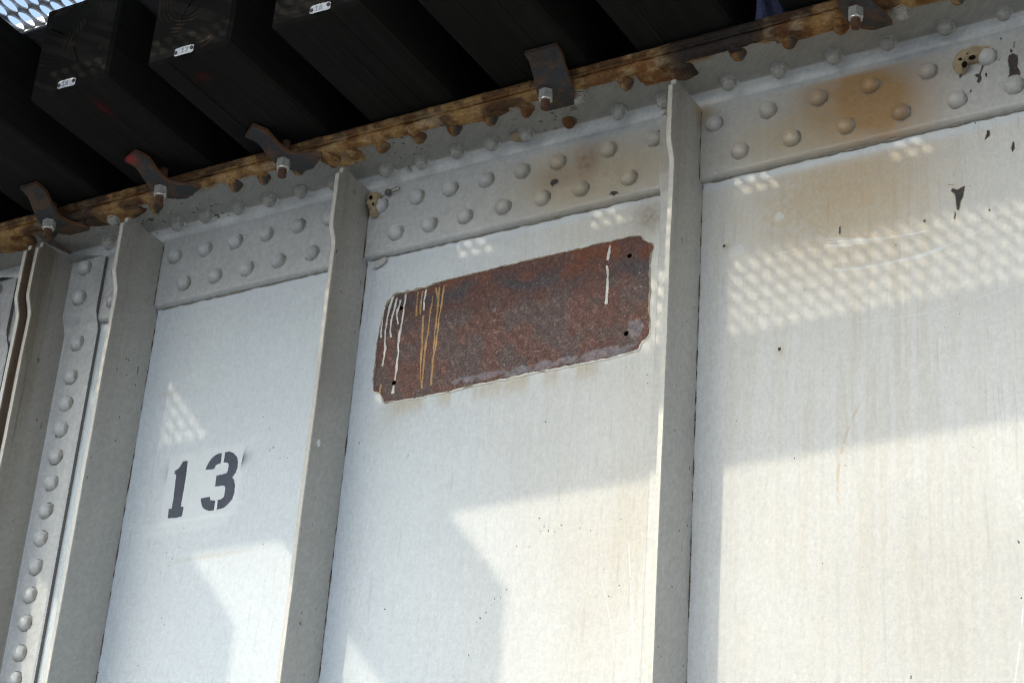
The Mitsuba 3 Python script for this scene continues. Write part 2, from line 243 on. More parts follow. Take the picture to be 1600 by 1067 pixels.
def steel_color(p, n, uv):
    """The same grey paint on the flange angle, the stiffeners and the rivets."""
    x, y, z = p.x, p.y, p.z
    s, s2, streak, soft = grime(p)
    big = dr.clip(1.7 * blob(x + 0.35 * (z + 0.1), z, -1.25, -0.105, 0.115, 0.10) * (0.72 + 0.35 * s2) * (0.55 + 0.75 * fbm(x * 16, z * 16, 3.0, 3)), 0, 1) * smoothstep(-0.028, -0.045, z) * smoothstep(-0.052, -0.03, y)
    tan = 0.20 * smoothstep(-2.35, -1.8, x) * (0.6 + 0.8 * (soft - 0.2)) + 1.1 * blob(x, z, -1.38, -0.15, 0.14, 0.06)
    tan += 1.05 * blob(x, z, -1.88, -0.12, 0.16, 0.08) + 0.6 * blob(x, z, -1.78, -0.15, 0.12, 0.06)
    face = smoothstep(-0.052, -0.03, y)                     # the upright leg, not the stiffeners' faces
    tan = tan * face * smoothstep(-0.03, -0.055, z) * (0.65 + 0.5 * s2) * (0.75 + 0.4 * soft)
    c = mix(GREY, TAN, dr.clip(tan, 0, 0.9))
    c = mix(c, (0.39, 0.230, 0.095), 0.95 * big)
    c = mix(c, (0.24, 0.12, 0.06), face * 0.85 * dr.maximum(blob(x, z, -1.872, -0.092, 0.030, 0.045), 0.6 * blob(x, z, -1.93, -0.11, 0.06, 0.03)) * (0.35 + 0.65 * s2))
    c = c * (1 - 0.13 * face * smoothstep(-0.015, -0.03, z) * smoothstep(-0.21, -0.20, z))
    root = smoothstep(-0.026, -0.020, z) * smoothstep(-0.046, -0.040, y) * (1 - smoothstep(-0.0145, -0.013, y)) * (1 - smoothstep(-0.002, 0.0, z))
    c = mix(c, (0.74, 0.74, 0.73), 0.85 * root)  # root fillet painted paler, like a highlight along the corner
    head = face * (1 - smoothstep(-0.0185, -0.0172, y)) * smoothstep(-0.205, -0.20, z)
    c = c * (1 + head * 0.36 * (noise(x * 13, z * 13, 2.0) - 0.5))
    # warm cream of the old edges that face out
    edge = smoothstep(0.80, 0.95, -n.y) * smoothstep(-0.100, -0.108, y)
    c = mix(c, (0.52, 0.475, 0.385), 0.80 * edge * (0.6 + 0.4 * s2))
    # brown wash on the sides of the stiffeners, strongest on the second pair
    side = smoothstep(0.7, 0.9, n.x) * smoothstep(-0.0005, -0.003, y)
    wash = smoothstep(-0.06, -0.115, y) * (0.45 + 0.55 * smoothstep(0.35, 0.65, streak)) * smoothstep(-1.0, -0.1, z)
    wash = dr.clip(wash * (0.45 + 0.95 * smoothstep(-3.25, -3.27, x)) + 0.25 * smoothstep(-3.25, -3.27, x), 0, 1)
    c = mix(c, (0.33, 0.315, 0.275), 0.85 * side)  # right-facing sides painted darker, standing in for their shade
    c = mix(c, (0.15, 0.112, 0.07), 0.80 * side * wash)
    toe = smoothstep(0.7, 0.9, n.x) * smoothstep(-0.036, -0.032, y) * (smoothstep(-3.172, -3.170, x) * smoothstep(-3.160, -3.163, x) + smoothstep(-3.452, -3.450, x) * smoothstep(-3.440, -3.443, x))
    c = mix(c, (0.085, 0.075, 0.065), 0.85 * toe)  # right edge of the riveted legs darkened for shade and caulk
    c = mix(c, RUST, 0.8 * smoothstep(-3.268, -3.281, x) * smoothstep(-3.306, -3.300, x) * (0.5 + 0.5 * s2))
    c = c * (0.92 + 0.16 * s2) * (0.95 + 0.10 * s) * (0.94 + 0.12 * soft) * (0.96 + 0.08 * streak)
    spots = smoothstep(0.90, 0.95, noise(x * 90 + y * 90, z * 85, 31.0 + y * 60)) * smoothstep(0.4, 0.6, soft)
    c = mix(c, (0.10, 0.06, 0.035), 0.75 * spots * side)
    # rust creeping in from the flange's outer edge over its underside
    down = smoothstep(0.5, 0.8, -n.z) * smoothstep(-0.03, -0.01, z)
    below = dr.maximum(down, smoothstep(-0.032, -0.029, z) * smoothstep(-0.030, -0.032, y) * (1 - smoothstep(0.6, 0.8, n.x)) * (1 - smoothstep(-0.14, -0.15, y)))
    c = mix(c, c * mi.Color3f(0.66, 0.64, 0.59), below * (1 - root))  # underside and its rivet heads painted darker to imitate shade
    reach = -0.1475 + 0.022 * (fbm(x * 22, 3.0, 0.0, 3) - 0.35) + 0.012 * (noise(x * 120, y * 120, 0.0) - 0.5)
    reach = reach + 0.026 * blob(x, y, -1.63, -0.13, 0.045, 0.05) + 0.024 * blob(x, y, -2.42, -0.13, 0.035, 0.05) + 0.02 * blob(x, y, -3.36, -0.12, 0.09, 0.06)
    ed = 1 - smoothstep(-0.003, 0.003, y - reach)
    tone = fbm(x * 60, y * 60, 9.0, 3)
    halo = (1 - smoothstep(0.0, 0.016, y - reach)) * (1 - ed)
    c = mix(c, (0.30, 0.22, 0.13), 0.45 * down * halo)
    c = mix(c, mix((0.22, 0.085, 0.022), (0.36, 0.20, 0.075), tone), 0.95 * down * ed)
    freckle = smoothstep(0.83, 0.88, noise(x * 110, y * 110, 55.0)) * dr.clip(smoothstep(0.5, 0.7, fbm(x * 7, 1.0, 3.0, 2)) + blob(x, y, -1.93, -0.08, 0.09, 0.06), 0, 1)
    c = mix(c, (0.10, 0.05, 0.015), 0.8 * down * freckle)
    # stain that runs out of the corner with the web
    c = mix(c, (0.40, 0.29, 0.15), 0.75 * blob(x, z, -1.60, -0.045, 0.02, 0.025) * smoothstep(-0.07, -0.03, y))
    return c


def paint_bump(p, n, uv):
    return 0.6 * noise(p.x * 260 + p.y * 200, p.z * 260, p.y * 260) + 0.4 * noise(p.x * 80, p.z * 80, p.y * 80)


bsdf('paint_web', web_color, 0.5, 0.4, bump=paint_bump, scale=0.00010)
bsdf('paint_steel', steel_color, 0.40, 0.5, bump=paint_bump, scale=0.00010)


def plate_rust(p, n, uv):
    x, z = p.x, p.z
    f = fbm(x * 26, z * 26, 2.0, 4)
    g = fbm(x * 9, z * 12, 8.0, 3)
    s = noise(x * 480, z * 520, 1.0)
    s2 = noise(x * 240, z * 260, 5.0)
    c = mix((0.132, 0.068, 0.057), (0.108, 0.078, 0.074), smoothstep(0.4, 0.62, f))
    top = smoothstep(-0.40, -0.31, z)
    c = mix(c, (0.185, 0.068, 0.038), 0.85 * top * smoothstep(0.42, 0.58, f + 0.12 * (g - 0.5)))
    blue = smoothstep(-0.37, -0.33, z + 0.08 * (g - 0.5) + 0.10 * (x + 2.1)) * (1 - smoothstep(-0.33, -0.29, z + 0.1 * (g - 0.5) + 0.10 * (x + 2.1)))
    c = mix(c, (0.080, 0.077, 0.086), 0.80 * blue * smoothstep(0.3, 0.5, g))
    low = blob(x, z, -1.98, -0.548, 0.16, 0.014) + blob(x, z, -1.745, -0.505, 0.022, 0.035) + blob(x, z, -1.80, -0.545, 0.06, 0.014) + 0.8 * blob(x, z, -2.14, -0.545, 0.05, 0.012)
    c = mix(c, (0.26, 0.26, 0.30), 0.50 * smoothstep(0.42, 0.75, low * (0.1 + 1.5 * fbm(x * 38, z * 50, 3.0, 3))))
    c = mix(c, (0.09, 0.075, 0.075), 0.6 * blob(x, z, -2.335, -0.33, 0.05, 0.06))
    c = mix(c, (0.30, 0.21, 0.185), 0.42 * smoothstep(0.55, 0.88, s) * smoothstep(-0.33, -0.42, z))
    c = mix(c, (0.44, 0.38, 0.34), 0.25 * smoothstep(0.90, 0.96, s2))
    return c * (0.72 + 0.56 * s2)


bsdf('plate_rust', plate_rust, 0.75, 0.25, bump=lambda p, n, uv: noise(p.x * 300, p.z * 300, 2.0) * 0.6 + noise(p.x * 110, p.z * 110, 5.0) * 0.8, scale=0.0011)


def band_rust(p, n, uv):
    x, y, z = p.x, p.y, p.z
    f = fbm(x * 34, z * 34 + y * 34, y * 20, 3)
    g = fbm(x * 5, 2.0, 6.0, 3)
    s = noise(x * 260, y * 260, z * 260)
    t = noise(x * 70, y * 70, z * 70)
    c = mix((0.20, 0.095, 0.036), (0.40, 0.235, 0.095), smoothstep(0.36, 0.64, f))
    c = mix(c, (0.20, 0.066, 0.018), 0.8 * smoothstep(0.45, 0.7, g) * smoothstep(0.3, 0.6, t))
    c = mix(c, (0.075, 0.042, 0.028), 0.78 * smoothstep(0.50, 0.66, fbm(x * 14, 9.0, z * 40, 3)))
    c = mix(c, (0.56, 0.44, 0.28), 0.50 * smoothstep(0.50, 0.72, fbm(x * 30, z * 50, y * 50, 3)) * smoothstep(0.3, 0.6, g))
    tar = smoothstep(-1.66, -1.58, x) * (1 - smoothstep(-1.44, -1.36, x)) + smoothstep(-3.30, -3.24, x) * (1 - smoothstep(-3.12, -3.05, x)) * 0.6
    c = mix(c, (0.032, 0.030, 0.032), dr.clip(0.92 * tar * smoothstep(0.15, 0.4, f + 0.2), 0, 1))
    c = mix(c, (0.07, 0.045, 0.03), 0.60 * smoothstep(0.016, 0.024, z) * smoothstep(0.4, 0.6, t))
    return c * (0.7 + 0.6 * s)


bsdf('band_rust', band_rust, 0.8, 0.2, bump=lambda p, n, uv: noise(p.x * 220, p.z * 260, p.y * 260) + 0.6 * noise(p.x * 70, p.z * 90, p.y * 90), scale=0.0009)


def head_rust(p, n, uv):
    ring = 0.5 + 0.5 * dr.sin(p.z * 1500)
    f = fbm(p.x * 60, p.y * 60, p.z * 60, 3)
    c = mix((0.19, 0.090, 0.035), (0.40, 0.255, 0.115), smoothstep(0.3, 0.7, f))
    c = mix(c, (0.16, 0.055, 0.02), 0.5 * smoothstep(0.5, 0.75, noise(p.x * 9, 4.0, 1.0)))
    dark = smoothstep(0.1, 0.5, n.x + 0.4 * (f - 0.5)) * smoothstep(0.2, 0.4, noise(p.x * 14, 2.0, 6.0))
    c = mix(c, (0.075, 0.075, 0.07), 0.85 * dark)  # shaded right half of each head put into the colour
    return c * (0.78 + 0.22 * ring)


bsdf('head_rust', head_rust, 0.8, 0.2)


def clip_color(p, n, uv):
    f = fbm(p.x * 40, p.y * 40, p.z * 40, 3)
    s = noise(p.x * 250, p.y * 250, p.z * 250)
    c = mix((0.050, 0.048, 0.050), (0.105, 0.060, 0.038), smoothstep(0.42, 0.68, f))
    side = 1 - smoothstep(0.55, 0.85, dr.abs(n.z) + 0.75 * dr.abs(n.y))
    c = mix(c, (0.16, 0.075, 0.035), 0.8 * side)
    red = blob(p.x, p.y, -2.912, -0.275, 0.020, 0.018) * smoothstep(0.3, 0.5, f)
    c = mix(c, (0.42, 0.03, 0.035), 0.9 * red)
    return c * (0.75 + 0.5 * s)


bsdf('clip_steel', clip_color, 0.62, 0.4, bump=lambda p, n, uv: noise(p.x * 200, p.y * 200, p.z * 200), scale=0.0006)
bsdf('zinc', lambda p, n, uv: mix((0.60, 0.60, 0.56), (0.78, 0.78, 0.72), noise(p.x * 300, p.y * 300, p.z * 300)), 0.28, 0.5, metallic=0.6)
bsdf('bolt_rust', lambda p, n, uv: mix((0.085, 0.042, 0.028), (0.15, 0.075, 0.045), noise(p.x * 300, p.y * 300, p.z * 500)), 0.8)
bsdf('washer_rust', lambda p, n, uv: mix((0.30, 0.12, 0.035), (0.46, 0.20, 0.06), fbm(p.x * 70, p.y * 70, 0.0, 3)), 0.8)


def wood_color(p, n, uv):
    x, y, z = p.x, p.y, p.z
    k = dr.floor((x + 2.983) / 0.324)
    cx = -2.983 + 0.324 * k + 0.045 + 0.13 * cell_rand(k, 3.0, 1.0)
    cz = 0.17 + 0.10 * cell_rand(k, 8.0, 2.0)
    end = smoothstep(0.7, 0.9, -n.y)
    wob = 0.022 * fbm(x * 12, z * 12, k, 3)
    rad = dr.sqrt(dr.square(x - cx) + dr.square(z - cz)) + wob
    ring = 0.5 + 0.5 * dr.sin(rad * 620)
    grain = fbm(x * 130, y * 3.5, z * 130, 3)
    f = fbm(x * 12, y * 5, z * 12, 3)
    c = mix((0.0165, 0.0158, 0.0148), (0.0215, 0.0202, 0.0185), smoothstep(0.35, 0.75, grain))
    c = c * (0.8 + 0.4 * f)
    saw = smoothstep(0.55, 0.8, noise((x * 0.55 + z) * 62, (x - z) * 6, k))
    e = mix((0.019, 0.018, 0.0165), (0.047, 0.042, 0.036), 0.30 * ring * smoothstep(0.4, 0.65, f) + 0.45 * saw)
    e = mix(e, (0.085, 0.058, 0.034), 0.7 * smoothstep(0.62, 0.8, fbm(x * 30, z * 30, 4.0, 3)) * smoothstep(0.3, 0.8, ring))
    c = mix(c, e, end)
    under = smoothstep(0.7, 0.9, -n.z)
    red = blob(x, y, -2.845, -0.452, 0.012, 0.030) + 0.7 * blob(x, y, -2.568, -0.452, 0.016, 0.018)
    c = mix(c, (0.10, 0.012, 0.012), 0.6 * under * dr.clip(red, 0, 1) * smoothstep(0.3, 0.6, f + 0.15))
    return c


def wood_bump(p, n, uv):
    end = smoothstep(0.7, 0.9, -n.y)
    return (1 - end) * fbm(p.x * 110, p.y * 4, p.z * 110, 3) + end * noise(p.x * 120, p.z * 120, 2.0)


bsdf('creosote', wood_color, 0.85, 0.05, bump=wood_bump, scale=0.003)
bsdf('plank_wood', lambda p, n, uv: mix((0.06, 0.05, 0.04), (0.12, 0.10, 0.08), fbm(p.x * 4, p.y * 60, p.z * 60, 3)), 0.8)


def tag_color(p, n, uv):
    return mix((0.84, 0.86, 0.90), (0.93, 0.94, 0.96), fbm(p.x * 160, p.z * 160, 3.0, 2))


bsdf('tag_metal', tag_color, 0.35, 0.6, metallic=0.1)
bsdf('tag_print', (0.34, 0.35, 0.42), 0.6)
bsdf('nail_steel', (0.12, 0.11, 0.12), 0.6, metallic=0.4)
bsdf('grating_steel', lambda p, n, uv: mix((0.56, 0.57, 0.58), (0.74, 0.75, 0.76), noise(p.x * 60, p.y * 60, p.z * 60)), 0.42, 0.5, metallic=0.25, two=True)
bsdf('stencil_paint', lambda p, n, uv: mix((0.034, 0.042, 0.064), (0.075, 0.088, 0.118), 0.65 * fbm(p.x * 30, p.z * 22, 1.0, 3) + 0.35 * noise(p.x * 400, p.z * 400)), 0.5, 0.3)
bsdf('chip_steel', lambda p, n, uv: mix((0.035, 0.030, 0.032), (0.075, 0.060, 0.058), noise(p.x * 300, p.z * 300, 2.0)), 0.6, 0.3)
bsdf('drip_white', lambda p, n, uv: mix((0.55, 0.53, 0.49), (0.72, 0.70, 0.66), noise(p.x * 200, p.z * 60, 1.0)), 0.5, 0.3)
bsdf('drip_tan', lambda p, n, uv: mix((0.36, 0.205, 0.085), (0.50, 0.32, 0.15), noise(p.x * 200, p.z * 60, 1.0)), 0.6, 0.3)
bsdf('paint_lip', lambda p, n, uv: mix(mix((0.30, 0.25, 0.17), (0.42, 0.39, 0.31), noise(p.x * 120, p.z * 120)), (0.70, 0.68, 0.62), smoothstep(-0.50, -0.53, p.z) * smoothstep(0.15, 0.4, noise(p.x * 40, 2.0, 1.0))), 0.6, 0.3)
bsdf('seam_rust', lambda p, n, uv: mix((0.07, 0.055, 0.042), (0.22, 0.165, 0.11), noise(p.x * 130, p.z * 130, p.y * 130)), 0.85, 0.2)
bsdf('ring_shade', lambda p, n, uv: mix((0.12, 0.105, 0.085), (0.36, 0.345, 0.31), noise(p.x * 120, p.z * 120, 3.0)), 0.8, 0.2, two=True)
bsdf('seam_grime', lambda p, n, uv: mix((0.17, 0.155, 0.13), (0.36, 0.33, 0.28), noise(p.x * 150, p.z * 150, p.y * 150)), 0.8, 0.2)
bsdf('mud', lambda p, n, uv: mix((0.26, 0.20, 0.12), (0.50, 0.41, 0.27), fbm(p.x * 110, p.y * 110, p.z * 110, 3)), 0.95, 0.1)
bsdf('hole_shade', (0.012, 0.010, 0.008), 0.95, 0.05)  # near-black colour for the shade inside nest and bolt holes
bsdf('cocoon', lambda p, n, uv: mix((0.42, 0.41, 0.39), (0.60, 0.59, 0.56), noise(p.x * 300, p.y * 300, p.z * 300)), 0.9, 0.1)
bsdf('wire', (0.16, 0.15, 0.13), 0.5, metallic=0.5)
bsdf('rope_blue', lambda p, n, uv: mix((0.08, 0.09, 0.20), (0.34, 0.37, 0.66), noise(p.x * 500, p.y * 500, p.z * 300)), 0.7)
bsdf('tarp_blue', lambda p, n, uv: mix((0.05, 0.056, 0.12), (0.20, 0.22, 0.40), fbm(p.x * 160, p.y * 40, p.z * 60, 2)), 0.6, two=True)
bsdf('earth', lambda p, n, uv: mix(mix((0.035, 0.034, 0.028), (0.065, 0.062, 0.052), fbm(p.x * 1.3, p.y * 1.3, 0.0, 4)), mix((0.22, 0.21, 0.185), (0.36, 0.345, 0.31), fbm(p.x * 1.7, p.y * 1.7, 5.0, 4)), smoothstep(-3.2, -4.6, p.y + fbm(p.x * 0.8, p.y * 0.8, 2.0, 2))) * (0.75 + 0.5 * noise(p.x * 40, p.y * 40)), 0.95, 0.1)  # dark and pale ground tones chosen to shape the light bounced upwards

# ------------------------------------------------------------------ setting: the ground under the bridge
g = trimesh.creation.box((700, 700, 0.4))
g.apply_translation((0, 0, -4.6))
add('ground', g, 'earth', label='unseen ground, dark soil under the bridge and pale gravel in front, toned to shape bounced light', kind='structure')

# ------------------------------------------------------------------ the plate girder
G = 'plate_girder'
tag(G, 'grey painted riveted steel plate girder with rusted top edge and vertical stiffeners', 'bridge girder')
X0, X1, ZB = -6.2, 1.4, -2.15
web = Polygon([(X0, ZB), (X1, ZB), (X1, 0.017), (X0, 0.017)], [list(Point(h).buffer(0.0054, 10).exterior.coords) for h in PLATE_HOLES])
add(f'{G}__web', plate_xz(web, 0.0, 0.012), 'paint_web')


def angle_profile(down=True):
    """Section (y, z) of the 8 x 6 flange angle with a rounded root and toes."""
    P = [(0.0, 0.018), (-0.152, 0.018), (-0.157, 0.014), (-0.157, 0.004), (-0.153, 0.0)]
    r, cy, cz = 0.022, -0.016 - 0.022, -0.022
    P += [(cy + r * math.sin(a), cz + r * math.cos(a)) for a in np.linspace(0, math.pi / 2, 8)]
    P += [(-0.005 - 0.011 * math.cos(a), -0.1905 - 0.0110 * math.sin(a)) for a in np.linspace(0, math.pi / 2, 7)] + [(0.0, -0.2015)]
    return np.array(P)


prof = angle_profile()
xs = np.linspace(X0 + 0.01, X1 - 0.01, 300)
S = np.zeros((len(xs), len(prof), 3))
S[..., 0] = xs[:, None]
S[..., 1] = prof[None, :, 0]
S[..., 2] = prof[None, :, 1]
wav = (meshkit.fbm(np.stack([xs * 1.7, xs * 0, xs * 0], 1), 3) - .5) * 0.0008
S[..., 2] += np.where(prof[:, 1] < -0.19, 1, 0)[None, :] * wav[:, None]
S[..., 1] -= 0.0006
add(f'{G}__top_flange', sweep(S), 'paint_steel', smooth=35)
m = bevel_box(X0 + .02, X1 - .02, -0.163, 0.16, 0.0185, 0.0405, 0.002)
add(f'{G}__cover_plate', m, 'band_rust')
m = bevel_box(X0 + .03, X1 - .03, -0.157, 0.16, ZB - 0.02, ZB - 0.002, 0.002)
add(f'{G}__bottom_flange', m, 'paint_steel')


def rough_bar(prof, x0, x1, step, amp, seed, lump=0.0):
    """A swept bar whose skin is eaten and swollen by rust."""
    xs = np.arange(x0, x1, step)
    pr = np.array(prof)
    c = pr.mean(0)
    P = np.zeros((len(xs), len(pr), 3))
    P[..., 0] = xs[:, None]
    P[..., 1:] = pr[None]
    q = np.stack([P[..., 0] * 100, P[..., 1] * 100 + 3, P[..., 2] * 100], -1)
    d = (meshkit.fbm(q, 3, seed) - .5) * 2 * amp
    big = (meshkit.fbm(np.stack([xs * 17, xs * 0 + 2, xs * 0], 1), 3, seed + 5) - .42) * 2 * lump
    out = pr - c
    out = out / (np.linalg.norm(out, axis=1, keepdims=True) + 1e-9)
    P[..., 1:] += out[None] * (d + np.maximum(big, -amp)[:, None])[..., None]
    return sweep(P)


a = np.linspace(0, 2 * np.pi, 18, endpoint=False)
bar1 = np.stack([-0.150 + 0.0135 * np.cos(a), 0.0085 + 0.0105 * np.sin(a)], 1)
add(f'{G}__rusted_edge', rough_bar(bar1, -4.0, -0.3, 0.004, 0.0014, 3, 0.0022), 'band_rust', smooth=50, label='ochre and black scaling rust along the lower edge of the top flange')
bar2 = np.stack([-0.158 + 0.010 * np.cos(a), 0.031 + 0.0085 * np.sin(a)], 1)
add(f'{G}__rusted_edge_001', rough_bar(bar2, -4.0, -0.3, 0.004, 0.0016, 21, 0.0015), 'band_rust', smooth=50, label='flaking rust along the cover plate edge under the ties')

# crusts of rust that hang from the underside
def crust(x, y, rx, ry, h, seed):
    m = trimesh.creation.icosphere(3)
    v = np.array(m.vertices)
    f = meshkit.fbm(v * 2.3 + seed * 3.1, 3, seed)
    v *= (0.62 + 0.75 * f)[:, None]
    v = v * [rx, ry, h]
    return trimesh.Trimesh(v + [x, y, 0.0], m.faces)


for i, (x, y, rx, ry, h) in enumerate([(-2.455, -0.128, 0.020, 0.028, 0.010), (-2.425, -0.105, 0.026, 0.014, 0.009), (-2.392, -0.122, 0.017, 0.026, 0.010), (-1.665, -0.125, 0.035, 0.030, 0.007), (-1.605, -0.118, 0.030, 0.030, 0.006),
                                       (-3.07, -0.128, 0.09, 0.026, 0.009), (-2.06, -0.138, 0.07, 0.014, 0.006), (-1.30, -0.136, 0.10, 0.016, 0.006), (-1.05, -0.138, 0.09, 0.013, 0.006), (-3.38, -0.118, 0.07, 0.03, 0.008)]):
    add(f'{G}__{num("rust_crust")}', crust(x, y, rx, ry, h, i + 1), 'band_rust', smooth=60)

# rivets
DOME = lathe([(0.0, 0.0)] + [(0.0183, 0.0)] + [(0.0183 * math.cos(t) ** 0.85, 0.0015 + 0.0152 * math.sin(t) ** 0.9) for t in np.linspace(0.02, math.pi / 2 - 0.02, 9)] + [(0.0, 0.0166)], 28)
CONE = lathe([(0.0, 0.0), (0.0195, 0.0), (0.0190, 0.0045), (0.0160, 0.0060), (0.0155, 0.0130), (0.0132, 0.0145), (0.0125, 0.0200), (0.0060, 0.0265), (0.0, 0.0275)], 28)
dome_ply = {b: ply(DOME, b, smooth=40) for b in ('paint_steel',)}
cone_ply = {b: ply(CONE, b, smooth=40) for b in ('paint_steel', 'head_rust')}


def rivet(parent, x, y, z, kind='dome', mat='paint_steel'):
    key = f'{G}__{parent}__' + num(f'{parent}__rivet').split('__')[-1]
    j = rng.uniform(-1, 1, 4)
    if kind == 'dome':
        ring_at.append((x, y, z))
        tw = T().translate([x + j[0] * .0012, y, z + j[1] * .0012]).rotate([1, 0, 0], 90 + j[2] * 3).rotate([0, 1, 0], j[3] * 3).rotate([0, 0, 1], float(rng.uniform(0, 360))).scale([1 + .03 * j[0], 1 + .03 * j[1], 1 + .08 * j[2]])
    else:
        tw = T().translate([x, y, z]).rotate([1, 0, 0], 180 + j[2] * 4).rotate([0, 1, 0], j[3] * 4).scale([(.86 if mat == 'head_rust' else 1.0) * (1 + .06 * j[0]), (.86 if mat == 'head_rust' else 1.0) * (1 + .06 * j[0]), (.8 if mat == 'head_rust' else 1.0) * (1 + .12 * j[1])])
    scene[key] = {**(dome_ply if kind == 'dome' else cone_ply)[mat], 'to_world': tw}


ring_at = []


def shade_rings(key, at):  # dark rings painted round the rivet heads in place of contact shade
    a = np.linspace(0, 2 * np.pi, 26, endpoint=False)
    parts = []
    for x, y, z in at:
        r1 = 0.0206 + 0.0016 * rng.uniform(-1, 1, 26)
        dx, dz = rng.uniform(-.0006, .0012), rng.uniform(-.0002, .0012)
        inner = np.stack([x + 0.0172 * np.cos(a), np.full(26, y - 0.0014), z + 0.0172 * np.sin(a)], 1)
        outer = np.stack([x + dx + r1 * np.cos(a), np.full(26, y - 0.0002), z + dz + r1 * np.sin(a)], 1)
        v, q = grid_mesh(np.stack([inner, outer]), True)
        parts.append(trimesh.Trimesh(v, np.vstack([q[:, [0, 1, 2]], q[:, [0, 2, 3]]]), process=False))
    add(key, trimesh.util.concatenate(parts), 'ring_shade', kind='stuff')


UPX = [-2.9584, -2.8713, -2.7831, -2.6964, -2.6074, -2.52, -2.3855, -2.2914, -2.2046, -2.1145, -2.0256, -1.9373, -1.8185, -1.7116, -1.5769, -1.4587, -1.3488, -1.2403, -1.1226, -1.0055, -0.892, -0.779]
LOX = [-3.1301, -2.9186, -2.8297, -2.7394, -2.6506, -2.5593, -2.4701, -2.3358, -2.2502, -2.1601, -2.0665, -1.9699, -1.8785, -1.7668, -1.5185, -1.4054, -1.2911, -1.1784, -1.0672, -0.9551, -0.842]
for x in UPX + [-3.129, -3.385, -3.62, -3.71]:
    rivet('top_flange', x, -0.0162, -0.0755)
for x in LOX + [-3.40, -3.66, -3.75]:
    rivet('top_flange', x, -0.0162, -0.1562)
shade_rings(f'{G}__top_flange__shade_ring', ring_at)
ring_at = []
U1 = [-2.9398, -2.8565, -2.7627, -2.6735, -2.5869, -2.4955, -2.3588, -2.2671, -2.1757, -2.0885, -2.0028, -1.899, -1.7829, -1.6794, -1.5315, -1.4216, -1.304, -1.1924, -1.0752, -0.9603, -3.146, -3.40, -3.62]
for x in U1:
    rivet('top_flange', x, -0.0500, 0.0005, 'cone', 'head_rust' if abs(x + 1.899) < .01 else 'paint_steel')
U2 = [(-2.7149, 1), (-2.6354, 1), (-2.54, 1), (-2.3187, 1), (-2.2235, 1), (-2.1354, 1), (-2.0463, 1), (-1.9575, 1), (-1.8334, 0), (-1.7242, 1), (-1.4754, 1), (-1.366, 1), (-1.2579, 1), (-1.1344, 0), (-1.0234, 1), (-0.91, 1), (-3.0676, 0), (-2.9429, 1), (-3.26, 1), (-3.49, 1)]
for i, (x, r) in enumerate(U2):
    if r:
        m = crust(x + rng.uniform(-.004, .004), -0.142, 0.013, 0.017, 0.008, i + 40)
        add(f'{G}__{num("rust_crust")}', m, 'band_rust', smooth=60)
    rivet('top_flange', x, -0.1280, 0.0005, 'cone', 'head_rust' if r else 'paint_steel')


# ------------------------------------------------------------------ stiffeners: crimped angles that step over the flange angle
def stiffener(heel, d, depth, leg, label=None, seed=0, t=0.0125):
    """heel: x of the outer face of the upright leg; d = -1: the riveted leg runs to the left, +1: to the right."""
    zs = np.r_[np.linspace(-0.031, -0.16, 14), np.linspace(-0.168, -0.235, 16), np.linspace(-0.25, ZB + 0.01, 60)]
    rows = []
    for z in zs:
        off = 0.0172 * (1 - float(np.clip((-z - 0.172) / 0.055, 0, 1)) ** 2 * (3 - 2 * float(np.clip((-z - 0.172) / 0.055, 0, 1)))) + 0.0004
        w = (meshkit.fbm(np.array([[z * 5, seed, 0]]), 3, seed)[0] - .5) * 0.0025
        wy = (meshkit.fbm(np.array([[z * 9, seed, 5]]), 3, seed + 2)[0] - .5) * 0.002
        D = depth + wy
        top = 0.012 if z > -0.05 else 0.0
        u = lambda k: heel + d * k                                  # distance from the heel's face towards the riveted leg
        f = 0.007
        P = [(u(0), -off), (u(leg), -off), (u(leg), -off - t + .003), (u(leg - .004), -off - t), (u(t + f), -off - t), (u(t + .002), -off - t - .002), (u(t), -off - t - f),
             (u(t) + w, -off - D + .0025 + top), (u(t - .0015) + w, -off - D + top), (u(.0015) + w, -off - D + top), (u(0) + w, -off - D + .0025 + top), (u(0), -off - t - .03)]
        rows.append([(px, py, z) for px, py in P])
    key = f'{G}__{num("stiffener")}'
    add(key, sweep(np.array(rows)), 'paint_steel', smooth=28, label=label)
    return key


stiffener(-1.607, -1, 0.129, 0.088, 'vertical stiffener right of the rust-brown rectangle', 1)
stiffener(-2.417, -1, 0.121, 0.088, 'vertical stiffener between the stencilled number and the rust-brown rectangle', 2)
stiffener(-3.000, -1, 0.143, 0.088, 'vertical stiffener left of the stencilled number', 3)
k = stiffener(-3.280, 1, 0.132, 0.112, 'crimped stiffener angle with a row of rivet heads down its flat leg', 4)
P0 = k.split('__')[1]
SZ = [-0.0563, -0.1375, -0.2513, -0.34, -0.4099, -0.4753, -0.5455, -0.6112, -0.679, -0.7479, -0.8159, -0.8829, -0.9476, -1.0173, -1.0789, -1.147, -1.215, -1.283]
for z in SZ:
    off = 0.0176 if z > -0.19 else 0.0
    rivet(P0, -3.2215 if z < -0.19 else -3.224, -0.0128 - off, z)
shade_rings(f'{G}__{P0}__shade_ring', ring_at)
stiffener(-3.304, -1, 0.132, 0.100, 'cream-edged stiffener angle behind the leftmost pair', 5)
k = stiffener(-3.560, 1, 0.130, 0.112, 'stiffener angle leg at the left edge of the view', 6)
P1 = k.split('__')[1]
for z in SZ[:8]:
    rivet(P1, -3.505, -0.0128 - (0.0176 if z > -0.19 else 0.0), z)
for h in (-0.62, 0.25):
    stiffener(h, -1, 0.129, 0.088, None, int(h * 100) % 50)


